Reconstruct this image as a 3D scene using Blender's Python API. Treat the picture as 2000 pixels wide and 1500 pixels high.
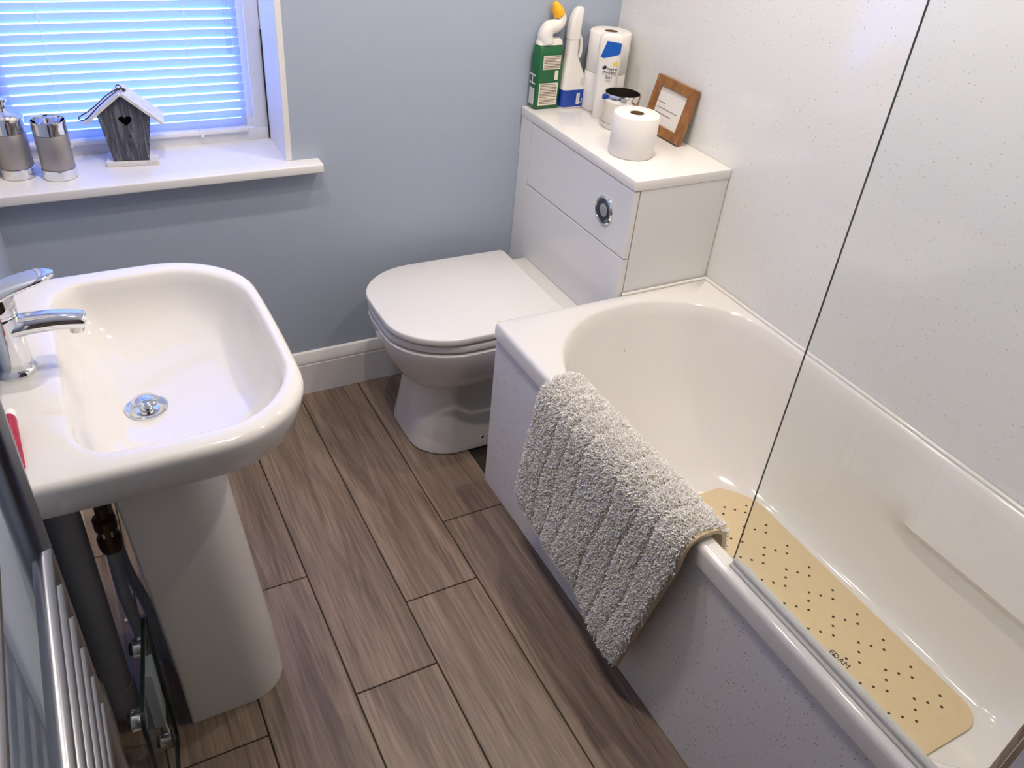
import bpy, bmesh, math, random
from mathutils import Vector, Matrix
random.seed(7)
PI = math.pi
for o in list(bpy.data.objects): bpy.data.objects.remove(o, do_unlink=True)
S = bpy.context.scene
C = S.collection

# ------------------------------------------------------------------ camera
cam = bpy.data.cameras.new('camera'); cam.sensor_fit = 'HORIZONTAL'; cam.sensor_width = 36.0
cam.lens = 36.0*1612.1/2000.0; cam.clip_start = 0.01; cam.clip_end = 100
co = bpy.data.objects.new('camera', cam); C.objects.link(co)
RGT = Vector((0.88072506, -0.46634853, 0.08271893)); UP = Vector((0.21437829, 0.54825066, 0.80837069)); FWD = Vector((0.42233319, 0.69421917, -0.58283309))
co.matrix_world = Matrix(((RGT.x, UP.x, -FWD.x, -0.9081), (RGT.y, UP.y, -FWD.y, -2.2289), (RGT.z, UP.z, -FWD.z, 1.6866), (0, 0, 0, 1)))
S.camera = co
# ------------------------------------------------------------------ daylight outside, exposure
w = bpy.data.worlds.new('sky'); S.world = w; w.use_nodes = True
bg = w.node_tree.nodes['Background']; bg.inputs[0].default_value = (0.20, 0.38, 1.0, 1); bg.inputs[1].default_value = 7.0
S.view_settings.view_transform = 'Standard'; S.view_settings.look = 'None'
S.view_settings.exposure = 0.82; S.view_settings.gamma = 1.0; S.view_settings.use_curve_mapping = False
LAMP = 1500.0                      # strength of the ceiling downlights
LAMP_COL = (1.0, 0.86, 0.71)

# ------------------------------------------------------------------ materials
MATS = {}
def new_mat(name):
    m = bpy.data.materials.new(name); m.use_nodes = True; MATS[name] = m
    nt = m.node_tree; return m, nt, nt.nodes['Principled BSDF']
def mat(name, col, rough=0.5, metal=0.0, bump=0.0, bscale=200.0, spec=0.5, coat=0.0, trans=0.0, sss=0.0, var=0.0):
    m, nt, b = new_mat(name)
    b.inputs['Base Color'].default_value = (*col, 1); b.inputs['Roughness'].default_value = rough
    b.inputs['Metallic'].default_value = metal; b.inputs['Specular IOR Level'].default_value = spec
    b.inputs['Coat Weight'].default_value = coat; b.inputs['Transmission Weight'].default_value = trans
    b.inputs['Coat Roughness'].default_value = 0.04
    if bump or var:
        tc = nt.nodes.new('ShaderNodeTexCoord'); n = nt.nodes.new('ShaderNodeTexNoise'); n.inputs['Scale'].default_value = bscale
        n.inputs['Detail'].default_value = 4; nt.links.new(tc.outputs['Object'], n.inputs['Vector'])
        if bump:
            bp = nt.nodes.new('ShaderNodeBump'); bp.inputs['Strength'].default_value = bump; bp.inputs['Distance'].default_value = 0.002
            nt.links.new(n.outputs['Fac'], bp.inputs['Height']); nt.links.new(bp.outputs['Normal'], b.inputs['Normal'])
        if var:
            mx = nt.nodes.new('ShaderNodeMix'); mx.data_type = 'RGBA'; mx.inputs[6].default_value = (*[c*(1-var) for c in col], 1)
            mx.inputs[7].default_value = (*[min(1, c*(1+var)) for c in col], 1)
            nt.links.new(n.outputs['Fac'], mx.inputs[0]); nt.links.new(mx.outputs[2], b.inputs['Base Color'])
    return m
def speckle(name, base, rough, scale=120, amt=0.5, thr=0.09):                      # white board with fine dark glitter flecks
    m, nt, b = new_mat(name); b.inputs['Roughness'].default_value = rough
    tc = nt.nodes.new('ShaderNodeTexCoord'); v = nt.nodes.new('ShaderNodeTexVoronoi'); v.inputs['Scale'].default_value = scale
    nz = nt.nodes.new('ShaderNodeTexNoise'); nz.inputs['Scale'].default_value = 6; nz.inputs['Detail'].default_value = 3
    ad = nt.nodes.new('ShaderNodeMath'); ad.operation = 'LESS_THAN'; ad.inputs[1].default_value = thr
    sc = nt.nodes.new('ShaderNodeSeparateColor'); th = nt.nodes.new('ShaderNodeMath'); th.operation = 'GREATER_THAN'; th.inputs[1].default_value = 0.45
    mu = nt.nodes.new('ShaderNodeMath'); mu.operation = 'MULTIPLY'; m2 = nt.nodes.new('ShaderNodeMath'); m2.operation = 'MULTIPLY'; m2.inputs[1].default_value = amt
    mx = nt.nodes.new('ShaderNodeMix'); mx.data_type = 'RGBA'; mx.inputs[6].default_value = (*base, 1); mx.inputs[7].default_value = (0.16, 0.16, 0.18, 1)
    L = nt.links.new
    L(tc.outputs['Object'], v.inputs['Vector']); L(tc.outputs['Object'], nz.inputs['Vector'])
    L(v.outputs['Distance'], ad.inputs[0]); L(v.outputs['Color'], sc.inputs[0]); L(sc.outputs[0], th.inputs[0])
    L(ad.outputs[0], mu.inputs[0]); L(th.outputs[0], mu.inputs[1]); L(mu.outputs[0], m2.inputs[0])
    L(m2.outputs[0], mx.inputs[0]); L(mx.outputs[2], b.inputs['Base Color'])
    return m
def wood(name, c1, c2, c3, rough, scale=(18, 1.1, 18), perobj=True, fine=1.0):
    m, nt, b = new_mat(name); b.inputs['Roughness'].default_value = rough
    L = nt.links.new
    tc = nt.nodes.new('ShaderNodeTexCoord'); mp = nt.nodes.new('ShaderNodeMapping'); mp.inputs['Scale'].default_value = scale
    oi = nt.nodes.new('ShaderNodeObjectInfo'); ml = nt.nodes.new('ShaderNodeMath'); ml.operation = 'MULTIPLY'; ml.inputs[1].default_value = 37.0
    cb = nt.nodes.new('ShaderNodeCombineXYZ')
    L(oi.outputs['Random'], ml.inputs[0]); L(ml.outputs[0], cb.inputs[0]); L(ml.outputs[0], cb.inputs[1])
    L(tc.outputs['Object'], mp.inputs['Vector'])
    if perobj: L(cb.outputs[0], mp.inputs['Location'])
    n1 = nt.nodes.new('ShaderNodeTexNoise'); n1.inputs['Scale'].default_value = 1.0; n1.inputs['Detail'].default_value = 8; n1.inputs['Distortion'].default_value = 1.6
    n1.inputs['Roughness'].default_value = 0.62
    L(mp.outputs[0], n1.inputs['Vector'])
    m2 = nt.nodes.new('ShaderNodeMapping'); m2.inputs['Scale'].default_value = (scale[0]*9, scale[1]*7, scale[2]*9); L(tc.outputs['Object'], m2.inputs['Vector'])
    n2 = nt.nodes.new('ShaderNodeTexNoise'); n2.inputs['Scale'].default_value = 1.0; n2.inputs['Detail'].default_value = 5; L(m2.outputs[0], n2.inputs['Vector'])
    cr = nt.nodes.new('ShaderNodeValToRGB'); e = cr.color_ramp.elements
    e[0].position = 0.28; e[0].color = (*c1, 1); e[1].position = 0.75; e[1].color = (*c3, 1); k = e.new(0.5); k.color = (*c2, 1)
    L(n1.outputs['Fac'], cr.inputs[0])
    r2 = nt.nodes.new('ShaderNodeMapRange'); r2.inputs[1].default_value = 0.3; r2.inputs[2].default_value = 0.7; r2.inputs[3].default_value = 1-0.32*fine; r2.inputs[4].default_value = 1+0.16*fine
    L(n2.outputs['Fac'], r2.inputs[0])
    vm = nt.nodes.new('ShaderNodeVectorMath'); vm.operation = 'SCALE'; L(cr.outputs[0], vm.inputs[0]); L(r2.outputs[0], vm.inputs['Scale'])
    L(vm.outputs[0], b.inputs['Base Color'])
    bu = nt.nodes.new('ShaderNodeBump'); bu.inputs['Strength'].default_value = 0.15; bu.inputs['Distance'].default_value = 0.001
    L(n2.outputs['Fac'], bu.inputs['Height']); L(bu.outputs[0], b.inputs['Normal'])
    return m
def glassy(name, tint, ior=1.5, rough=0.0, top=1.0):          # thin pane: see-through with a Fresnel reflection
    m = bpy.data.materials.new(name); m.use_nodes = True; nt = m.node_tree; nt.nodes.clear(); L = nt.links.new
    o = nt.nodes.new('ShaderNodeOutputMaterial'); mx = nt.nodes.new('ShaderNodeMixShader'); lw = nt.nodes.new('ShaderNodeLayerWeight'); lw.inputs[0].default_value = 0.5
    pw = nt.nodes.new('ShaderNodeMath'); pw.operation = 'POWER'; pw.inputs[1].default_value = 5.0; L(lw.outputs['Facing'], pw.inputs[0])
    f = nt.nodes.new('ShaderNodeMapRange'); r0 = ((ior-1)/(ior+1))**2; f.inputs[3].default_value = r0; f.inputs[4].default_value = top; L(pw.outputs[0], f.inputs[0])
    t = nt.nodes.new('ShaderNodeBsdfTransparent'); t.inputs[0].default_value = (*tint, 1); g = nt.nodes.new('ShaderNodeBsdfGlossy'); g.inputs['Roughness'].default_value = rough
    L(f.outputs[0], mx.inputs[0]); L(t.outputs[0], mx.inputs[1]); L(g.outputs[0], mx.inputs[2]); L(mx.outputs[0], o.inputs[0]); return m
def translucent(name, col, amt, rough=0.4):
    m = bpy.data.materials.new(name); m.use_nodes = True; nt = m.node_tree; L = nt.links.new; b = nt.nodes['Principled BSDF']
    b.inputs['Base Color'].default_value = (*col, 1); b.inputs['Roughness'].default_value = rough
    o = nt.nodes['Material Output']; t = nt.nodes.new('ShaderNodeBsdfTranslucent'); t.inputs[0].default_value = (*col, 1)
    mx = nt.nodes.new('ShaderNodeMixShader'); mx.inputs[0].default_value = amt
    L(b.outputs[0], mx.inputs[1]); L(t.outputs[0], mx.inputs[2]); L(mx.outputs[0], o.inputs[0]); return m
def emit(name, col, s):
    m = bpy.data.materials.new(name); m.use_nodes = True; nt = m.node_tree; nt.nodes.clear()
    o = nt.nodes.new('ShaderNodeOutputMaterial'); e = nt.nodes.new('ShaderNodeEmission'); e.inputs[0].default_value = (*col, 1); e.inputs[1].default_value = s
    nt.links.new(e.outputs[0], o.inputs[0]); return m

M_wall = mat('blue_wall_paint', (0.395, 0.458, 0.57), 0.55, bump=0.25, bscale=350, spec=0.35)
M_white_paint = mat('white_wall_paint', (0.80, 0.80, 0.80), 0.6, bump=0.1, bscale=300)
M_ceiling = mat('ceiling_paint', (0.82, 0.82, 0.82), 0.8, bump=0.1, bscale=200)
M_gloss = mat('white_gloss_paint', (0.80, 0.80, 0.80), 0.22, bump=0.05, bscale=60)
M_panel = speckle('speckled_wall_panel', (0.76, 0.775, 0.775), 0.085, 95, 0.6, 0.11)
M_bathpanel = speckle('speckled_bath_panel', (0.82, 0.825, 0.85), 0.3, 95, 0.8, 0.14)
M_floor = wood('grey_oak_laminate', (0.118, 0.083, 0.060), (0.235, 0.172, 0.127), (0.37, 0.28, 0.21), 0.42)
M_joint = mat('dark_joint', (0.02, 0.016, 0.014), 0.8, bump=0.1)
M_ceramic = mat('white_ceramic', (0.73, 0.72, 0.70), 0.06, coat=0.3, var=0.01, bscale=3)
M_acrylic = mat('white_acrylic', (0.76, 0.75, 0.73), 0.10, coat=0.2, var=0.01, bscale=3)
M_lid = mat('white_seat_plastic', (0.79, 0.78, 0.77), 0.16, var=0.01, bscale=3)
M_unit = mat('white_gloss_board', (0.80, 0.80, 0.80), 0.16, var=0.01, bscale=3)
M_top = mat('white_gloss_worktop', (0.83, 0.81, 0.79), 0.12, var=0.01, bscale=4)
M_chrome = mat('chrome', (0.82, 0.83, 0.85), 0.05, 1.0, var=0.02, bscale=5)
M_steel = mat('brushed_steel', (0.42, 0.40, 0.38), 0.5, 0.75, bump=0.3, bscale=500)
M_steel_sat = mat('satin_steel', (0.70, 0.67, 0.62), 0.14, 1.0, var=0.05, bscale=40)
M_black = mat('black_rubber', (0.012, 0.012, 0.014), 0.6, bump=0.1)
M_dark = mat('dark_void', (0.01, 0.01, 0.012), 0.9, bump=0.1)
M_button = mat('dark_chrome_button', (0.13, 0.14, 0.16), 0.2, 1.0, var=0.05, bscale=40)
M_upvc = mat('white_upvc', (0.80, 0.81, 0.82), 0.25, var=0.01, bscale=5)
M_slat = translucent('blind_slat', (0.50, 0.58, 0.86), 0.19)  # blue of the daylight behind is put into the base colour
M_cord = translucent('white_cord', (0.9, 0.92, 0.95), 0.6)
M_clear = glassy('clear_plastic', (0.93, 0.95, 0.97))
M_pane = glassy('window_glass', (0.96, 0.97, 0.98))
M_screen = glassy('screen_glass', (0.972, 0.985, 0.982), 1.45)
M_glassedge = mat('glass_edge', (0.015, 0.03, 0.028), 0.15, var=0.1)
M_seal = translucent('clear_seal', (0.72, 0.72, 0.72), 0.3, 0.25)
M_rug = mat('white_cotton_pile', (0.90, 0.885, 0.86), 0.95, spec=0.1, var=0.08, bscale=60)
M_rugback = mat('cream_rug_backing', (0.62, 0.52, 0.36), 0.9, bump=0.5, bscale=400)
M_rubbermat = mat('beige_rubber', (0.70, 0.57, 0.35), 0.45, bump=0.15, bscale=60, var=0.06)
M_hole = mat('dark_hole', (0.05, 0.03, 0.015), 0.8, bump=0.1)
M_pipe = mat('grey_waste_pipe', (0.30, 0.31, 0.34), 0.35, var=0.03, bscale=20)
M_hose = mat('grey_supply_pipe', (0.42, 0.45, 0.50), 0.3, var=0.03, bscale=20)
M_brass = mat('tarnished_brass', (0.13, 0.07, 0.04), 0.4, 0.7, bump=0.2)
M_green = mat('green_plastic', (0.012, 0.125, 0.045), 0.28, var=0.05, bscale=30)
M_white_pl = mat('white_plastic', (0.82, 0.80, 0.77), 0.3, var=0.01, bscale=20)
M_yellow = mat('yellow_cap', (0.95, 0.50, 0.02), 0.35, var=0.03, bscale=20)
M_blue = mat('blue_label', (0.012, 0.055, 0.36), 0.3, var=0.05, bscale=30)
M_bluedecal = mat('bright_blue_label', (0.015, 0.12, 0.52), 0.25, var=0.1, bscale=30)
M_label = mat('cream_label', (0.80, 0.74, 0.62), 0.5, var=0.02, bscale=40)
M_print = mat('dark_print', (0.09, 0.06, 0.05), 0.6, var=0.05)
M_ink = mat('navy_print', (0.03, 0.03, 0.06), 0.6, var=0.05)
M_greyprint = mat('grey_print', (0.32, 0.30, 0.29), 0.7, var=0.05)
M_yellowprint = mat('yellow_print', (0.80, 0.66, 0.08), 0.5, var=0.05)
M_silver = mat('silver_print', (0.62, 0.64, 0.66), 0.4, var=0.05)
M_paper = mat('toilet_tissue', (0.84, 0.82, 0.80), 0.9, spec=0.1, bump=0.3, bscale=250)
M_card = mat('brown_card', (0.20, 0.12, 0.07), 0.9, bump=0.2)
M_oak = wood('oak_frame', (0.19, 0.075, 0.022), (0.29, 0.125, 0.038), (0.38, 0.18, 0.06), 0.4, (30, 30, 3), False, 0.6)
M_notice = mat('notice_paper', (0.74, 0.72, 0.68), 0.7, var=0.01)
M_birdgrey = wood('weathered_grey_board', (0.030, 0.032, 0.048), (0.075, 0.080, 0.105), (0.28, 0.29, 0.33), 0.7, (70, 70, 7), False, 1.0)
M_birdwhite = wood('whitewashed_board', (0.55, 0.54, 0.52), (0.70, 0.70, 0.69), (0.78, 0.78, 0.78), 0.7, (30, 30, 8), False, 0.25)
M_twine = mat('jute_twine', (0.10, 0.085, 0.075), 0.9, bump=0.4)
M_wire = mat('dark_wire', (0.05, 0.05, 0.06), 0.4, 0.8, var=0.1)
M_red = mat('red_plastic', (0.36, 0.015, 0.045), 0.3, var=0.3, bscale=50)
M_scaleglass = glassy('scale_glass', (0.90, 0.94, 0.93), 1.3, 0.0, 0.12)
M_rail = mat('satin_chrome_rail', (0.30, 0.31, 0.34), 0.28, 1.0, var=0.03, bscale=20)
M_scalebox = mat('silver_plastic', (0.45, 0.46, 0.52), 0.35, var=0.03)
M_lampring = mat('white_lamp_ring', (0.8, 0.8, 0.8), 0.3, var=0.01)
M_lamp = emit('lamp_light', LAMP_COL, LAMP)
M_unseen_dark = wood('dark_unseen_wall', (0.05, 0.03, 0.02), (0.09, 0.055, 0.035), (0.13, 0.08, 0.05), 0.5, (10, 10, 1.2), False)
M_concrete = mat('subfloor', (0.03, 0.025, 0.02), 0.9, bump=0.2)

# ------------------------------------------------------------------ helpers
def finish(name, me, m, parent=None, smooth=35):
    me.materials.append(m)
    if smooth:
        for p in me.polygons: p.use_smooth = True
        me.set_sharp_from_angle(angle=math.radians(smooth))
    o = bpy.data.objects.new(name, me); C.objects.link(o)
    if parent is not None: o.parent = parent; o.matrix_parent_inverse = parent.matrix_world.inverted()
    return o
def pyd(name, v, f, m, parent=None, smooth=35, recalc=True):
    me = bpy.data.meshes.new(name); me.from_pydata([tuple(p) for p in v], [], f)
    if recalc:
        bm = bmesh.new(); bm.from_mesh(me); bmesh.ops.recalc_face_normals(bm, faces=bm.faces); bm.to_mesh(me); bm.free()
    me.update(); return finish(name, me, m, parent, smooth)
def from_bm(name, bm, m, parent=None, smooth=35):
    bmesh.ops.recalc_face_normals(bm, faces=bm.faces); me = bpy.data.meshes.new(name); bm.to_mesh(me); bm.free(); return finish(name, me, m, parent, smooth)
def bm_box(bm, lo, hi, bev=0.0, seg=2, mtx=None):
    r = bmesh.ops.create_cube(bm, size=1.0); vs = r['verts']
    for v in vs: v.co = Vector([lo[i]+(v.co[i]+0.5)*(hi[i]-lo[i]) for i in range(3)])
    if bev > 0:
        es = list({e for v in vs for e in v.link_edges})
        rr_ = bmesh.ops.bevel(bm, geom=es, offset=bev, segments=seg, profile=0.5, affect='EDGES'); vs = list({v for f in rr_['faces'] for v in f.verts} | {v for v in vs if v.is_valid})
    if mtx is not None:
        for v in vs: v.co = mtx @ v.co
def box(name, lo, hi, m, parent=None, bev=0.0, seg=2, mtx=None):
    bm = bmesh.new(); bm_box(bm, lo, hi, bev, seg, mtx); return from_bm(name, bm, m, parent)
def loft(name, rings, m, parent=None, cap0=True, cap1=True, smooth=40, closed=True):
    n = len(rings[0]); v = [p for r in rings for p in r]; f = []
    for i in range(len(rings)-1):
        for j in range(n if closed else n-1):
            a = i*n+j; b = i*n+(j+1) % n; f.append((a, b, b+n, a+n))
    if cap0: f.append(tuple(range(n-1, -1, -1)))
    if cap1: f.append(tuple(range((len(rings)-1)*n, len(rings)*n)))
    return pyd(name, v, f, m, parent, smooth)
def rr(x0, x1, y0, y1, r, n=8, m=4, bow=(0, 0, 0, 0)):
    """outline, corners SW SE NE NW with radii (rx, ry); bow bulges bottom/right/top/left edges"""
    r = [(q, q) if not isinstance(q, tuple) else q for q in (r if isinstance(r, (list,)) else [r]*4)]
    cs = [(x0+r[0][0], y0+r[0][1], PI), (x1-r[1][0], y0+r[1][1], 1.5*PI), (x1-r[2][0], y1-r[2][1], 0), (x0+r[3][0], y1-r[3][1], 0.5*PI)]
    pts = []
    for k, (cx, cy, a) in enumerate(cs):
        arc = [(cx+r[k][0]*math.cos(a+t/n*PI/2), cy+r[k][1]*math.sin(a+t/n*PI/2)) for t in range(n+1)]
        pts += arc
        nx = cs[(k+1) % 4]; k2 = (k+1) % 4
        e = (nx[0]+r[k2][0]*math.cos(nx[2]), nx[1]+r[k2][1]*math.sin(nx[2])); s = arc[-1]
        for t in range(1, m+1):
            u = t/(m+1); pts.append((s[0]+(e[0]-s[0])*u, s[1]+(e[1]-s[1])*u))
    if any(bow):
        cx, cy = (x0+x1)/2, (y0+y1)/2; hx, hy = (x1-x0)/2, (y1-y0)/2; q = []
        for (x, y) in pts:
            u, v_ = (x-cx)/hx, (y-cy)/hy
            dx = (bow[1] if u > 0 else -bow[3])*abs(u)*(1-v_*v_); dy = (bow[2] if v_ > 0 else -bow[0])*abs(v_)*(1-u*u)
            q.append((x+dx, y+dy))
        pts = q
    return pts
def ring(out, z): return [(x, y, z) for x, y in out]
def lerp_ring(a, b, t): return [(p[0]+(q[0]-p[0])*t, p[1]+(q[1]-p[1])*t) for p, q in zip(a, b)]
def lathe(name, prof, m, parent=None, c=(0, 0, 0), n=40, cap0=True, cap1=True, smooth=35, mtx=None):
    rings = []
    for r_, z in prof:
        rg = [Vector((c[0]+r_*math.cos(2*PI*i/n), c[1]+r_*math.sin(2*PI*i/n), c[2]+z)) for i in range(n)]
        rings.append([mtx @ p for p in rg] if mtx is not None else rg)
    return loft(name, rings, m, parent, cap0, cap1, smooth)
def tube_pts(path, rad, n=12):
    path = [Vector(p) for p in path]; rings = []; prev = None
    for i, p in enumerate(path):
        t = (path[min(i+1, len(path)-1)]-path[max(i-1, 0)]).normalized()
        if prev is None:
            a = Vector((0, 0, 1)) if abs(t.z) < 0.9 else Vector((1, 0, 0)); u = t.cross(a).normalized()
        else: u = (prev-t*prev.dot(t)).normalized()
        prev = u; v = t.cross(u); r_ = rad[i] if isinstance(rad, (list, tuple)) else rad
        rings.append([p+u*r_*math.cos(2*PI*k/n)+v*r_*math.sin(2*PI*k/n) for k in range(n)])
    return rings
def tube(name, path, rad, m, parent=None, n=12, smooth=50): return loft(name, tube_pts(path, rad, n), m, parent, True, True, smooth)
def spline(pts, k=8):
    pts = [Vector(p) for p in pts]; out = []
    for i in range(len(pts)-1):
        p0 = pts[max(i-1, 0)]; p1 = pts[i]; p2 = pts[i+1]; p3 = pts[min(i+2, len(pts)-1)]
        for j in range(k):
            t = j/k; out.append(0.5*((2*p1)+(p2-p0)*t+(2*p0-5*p1+4*p2-p3)*t*t+(3*p1-p0-3*p2+p3)*t*t*t))
    out.append(pts[-1]); return out
def empty(name, loc=(0, 0, 0)):
    o = bpy.data.objects.new(name, None); o.empty_display_size = 0.05; o.location = loc; C.objects.link(o); o.matrix_world = Matrix.Translation(loc); return o
def tag(o, label, cat, group=None):
    o['label'] = label; o['category'] = cat
    if group: o['group'] = group
    return o
def struct(o, label=None, cat=None):
    o['kind'] = 'structure'
    if label: o['label'] = label
    if cat: o['category'] = cat
    return o
def text(name, s, size, origin, right, up, m, parent, ext=0.0003, align='CENTER'):
    cu = bpy.data.curves.new(name, 'FONT'); cu.body = s; cu.size = size; cu.align_x = align; cu.align_y = 'CENTER'; cu.extrude = ext; cu.resolution_u = 2
    t = bpy.data.objects.new(name+'_tmp', cu); C.objects.link(t); dg = bpy.context.evaluated_depsgraph_get()
    me = bpy.data.meshes.new_from_object(t.evaluated_get(dg)); bpy.data.objects.remove(t, do_unlink=True)
    r_ = Vector(right).normalized(); u = Vector(up).normalized(); n_ = r_.cross(u)
    mx = Matrix(((r_.x, u.x, n_.x, origin[0]), (r_.y, u.y, n_.y, origin[1]), (r_.z, u.z, n_.z, origin[2]), (0, 0, 0, 1)))
    me.transform(mx); me.materials.clear(); return finish(name, me, m, parent, 0)

# ------------------------------------------------------------------ dimensions (metres)
XL, XR = -1.08, 0.70            # left / right wall
YB = 0.0                        # back wall (window)
ZC = 2.30                       # ceiling
HB = 0.561                      # bath rim
LC = 0.62                       # cistern unit length along the back-right corner
XC = 0.3835                     # cistern unit front
HC = 0.8975                     # cistern unit top
YN = -2.06                      # near end of bath
WX0, WX1, WZ0, WZ1, WD = -1.065, -0.343, 0.797, 1.95, 0.21   # window opening

# ------------------------------------------------------------------ room shell
def wall(name, boxes, m, label, cat='wall'):
    bm = bmesh.new()
    for lo, hi in boxes: bm_box(bm, lo, hi)
    return struct(from_bm(name, bm, m, None, 0), label, cat)
T = 0.26
wall('wall_back', [((XL-0.1, 0, 0), (XR+0.1, T, WZ0-0.03)), ((XL-0.1, 0, WZ1), (XR+0.1, T, ZC)), ((WX1, 0, WZ0-0.03), (XR+0.1, T, WZ1)), ((XL-0.1, 0, WZ0-0.03), (WX0, T, WZ1))],
     M_wall, 'grey blue painted back wall with the window opening')
wall('wall_right', [((XR, -2.8, 0), (XR+0.1, 0, ZC))], M_panel, 'glossy white speckled wall panel beside the bath')
wall('wall_left', [((XL-0.1, -2.9, 0), (XL, 0, ZC))], M_wall, 'grey blue painted wall behind the basin')
wall('wall_near', [((0.0, YN-0.12, 0), (XR, YN, ZC))], M_panel, 'white panelled wall at the near end of the bath')
wall('wall_front', [((XL-0.1, -2.9, 0), (XR+0.1, -2.8, ZC))], M_unseen_dark, 'unseen wall behind the viewer, darkened to cut bounced light')  # out of view; dark brown chosen to cut light bounced onto the basin
wall('ceiling', [((XL-0.1, -2.9, ZC), (XR+0.1, T, ZC+0.1))], M_ceiling, 'white painted ceiling', 'ceiling')
floor = struct(box('floor', (XL, -2.8, -0.05), (XR, 0, -0.006), M_concrete), 'grey brown oak laminate floor of long planks', 'floor')
# planks: columns of width PW, each cut at its own joint
PW, P0 = 0.2004, -0.7809
cols = [(P0-2*PW, -0.50), (P0-PW, -1.168), (P0, -0.7753), (P0+PW, -1.1515), (P0+2*PW, -0.9554), (P0+3*PW, -0.735), (P0+4*PW, -1.3)]
g = 0.0016
for x, j in cols:
    x0, x1 = max(x+g, XL), min(x+PW-g, 0.03)
    ys = [-2.8]+sorted([j-1.2, j, j+1.2])+[0.0]; ys = [y for y in ys if -2.8 <= y <= 0]; ys = sorted(set(ys))
    for a, b in zip(ys[:-1], ys[1:]):
        if b-a < 0.01 or x1-x0 < 0.01: continue
        cx, cy = (x0+x1)/2, (a+b)/2
        bm = bmesh.new(); bm_box(bm, (x0-cx, a+g-cy, -0.006), (x1-cx, b-g-cy, 0.0), 0.0012, 1)
        p = from_bm('plank', bm, M_floor, None, 35); p.location = (cx, cy, 0); p.parent = floor
# joint fill
jf = box('joint_fill', (XL, -2.8, -0.0062), (0.03, 0, -0.0035), M_joint, floor)

# baseboards: stepped profile with a rounded top
def skirting(name, a, b, axis, label):
    prof = [(0, 0), (0.018, 0), (0.018, 0.112), (0.0165, 0.115), (0.0175, 0.118), (0.0165, 0.128), (0.012, 0.140), (0.010, 0.146), (0.007, 0.153), (0, 0.157)]
    rings = []
    for t in (a, b):
        rings.append([(t, -0.0002-d, z) if axis == 'x' else (XL+0.0002+d, t, z) for d, z in prof])
    return struct(loft(name, rings, M_gloss, None, True, True, 25), label, 'baseboard')
skirting('baseboard_back', XL+0.019, XC, 'x', 'white moulded baseboard along the blue back wall')
skirting('baseboard_left', -2.75, -0.0005, 'y', 'white moulded baseboard behind the basin pedestal')

# ------------------------------------------------------------------ window
win = struct(empty('window_1', (-0.7, 0.2, WZ0)), 'white framed window with a venetian blind over a deep sill', 'window')
def sill_profile():
    bm = bmesh.new(); y0 = -0.048
    out = [(XL+0.001, y0), (-0.265, y0), (-0.265, -0.0005), (WX1-0.001, -0.0005), (WX1-0.001, WD), (WX0+0.001, WD), (WX0+0.001, -0.0005), (XL+0.001, -0.0005)]
    vb = [bm.verts.new((x, y, 0.7705)) for x, y in out]; vt = [bm.verts.new((x, y, WZ0)) for x, y in out]; n = len(out)
    bm.faces.new(vt); bm.faces.new(vb[::-1])
    for i in range(n): bm.faces.new((vb[i], vb[(i+1) % n], vt[(i+1) % n], vt[i]))
    es = [e for e in bm.edges if all(v in (vb[0], vb[1], vt[0], vt[1], vt[2], vb[2]) for v in e.verts)]
    bmesh.ops.bevel(bm, geom=es, offset=0.005, segments=3, profile=0.5, affect='EDGES')
    return bm
from_bm('window_sill', sill_profile(), M_gloss, win)['label'] = 'deep glossy white sill board'
# reveal lining boards with an edge bead
bm = bmesh.new()
bm_box(bm, (WX1-0.012, 0.03, WZ0), (WX1-0.0005, WD, WZ1)); bm_box(bm, (WX1-0.016, -0.002, WZ0), (WX1+0.0015, 0.028, WZ1), 0.002, 1)
bm_box(bm, (WX0+0.0005, -0.001, WZ0), (WX0+0.010, WD, WZ1)); bm_box(bm, (WX0, -0.001, WZ1-0.010), (WX1, WD, WZ1-0.0005))
from_bm('reveal_lining', bm, M_gloss, win)
def frame_rect(name, x0, x1, z0, z1, wd, y0, y1, m, parent, bev=0.004):
    bm = bmesh.new()
    bm_box(bm, (x0, y0, z0), (x1, y1, z0+wd), bev, 2); bm_box(bm, (x0, y0, z1-wd), (x1, y1, z1), bev, 2)
    bm_box(bm, (x0, y0, z0+wd*0.9), (x0+wd, y1, z1-wd*0.9), bev, 2); bm_box(bm, (x1-wd, y0, z0+wd*0.9), (x1, y1, z1-wd*0.9), bev, 2)
    return from_bm(name, bm, m, parent)
frame_rect('outer_frame', WX0+0.002, WX1-0.013, WZ0-0.004, WZ1-0.012, 0.040, 0.185, 0.258, M_upvc, win)
frame_rect('sash_frame', WX0+0.030, WX1-0.036, WZ0+0.016, WZ1-0.04, 0.048, 0.198, 0.25, M_upvc, win)
box('dark_strip', (WX1-0.0138, 0.176, 0.80), (WX1-0.0122, 0.184, 1.10), M_dark, win)  # thin dark strip where lining meets frame
box('glass_pane', (WX0+0.06, 0.236, WZ0+0.05), (WX1-0.07, 0.240, WZ1-0.07), M_pane, win)
# venetian blind
bl = tag(empty('venetian_blind', (-0.73, 0.19, 0.83)), 'white venetian blind with tilted slats, backlit blue put into the slat colour', 'blind')
BX0, BX1, BY = -1.045, -0.416, 0.184
ns = 45; tilt = math.radians(66)
prof = []
for k in range(7):
    u = (k/6-0.5)*0.0255; h = 0.0022*(1-(2*k/6-1)**2); prof.append((-u*math.cos(tilt)-h*math.sin(tilt), u*math.sin(tilt)-h*math.cos(tilt)))
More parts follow.
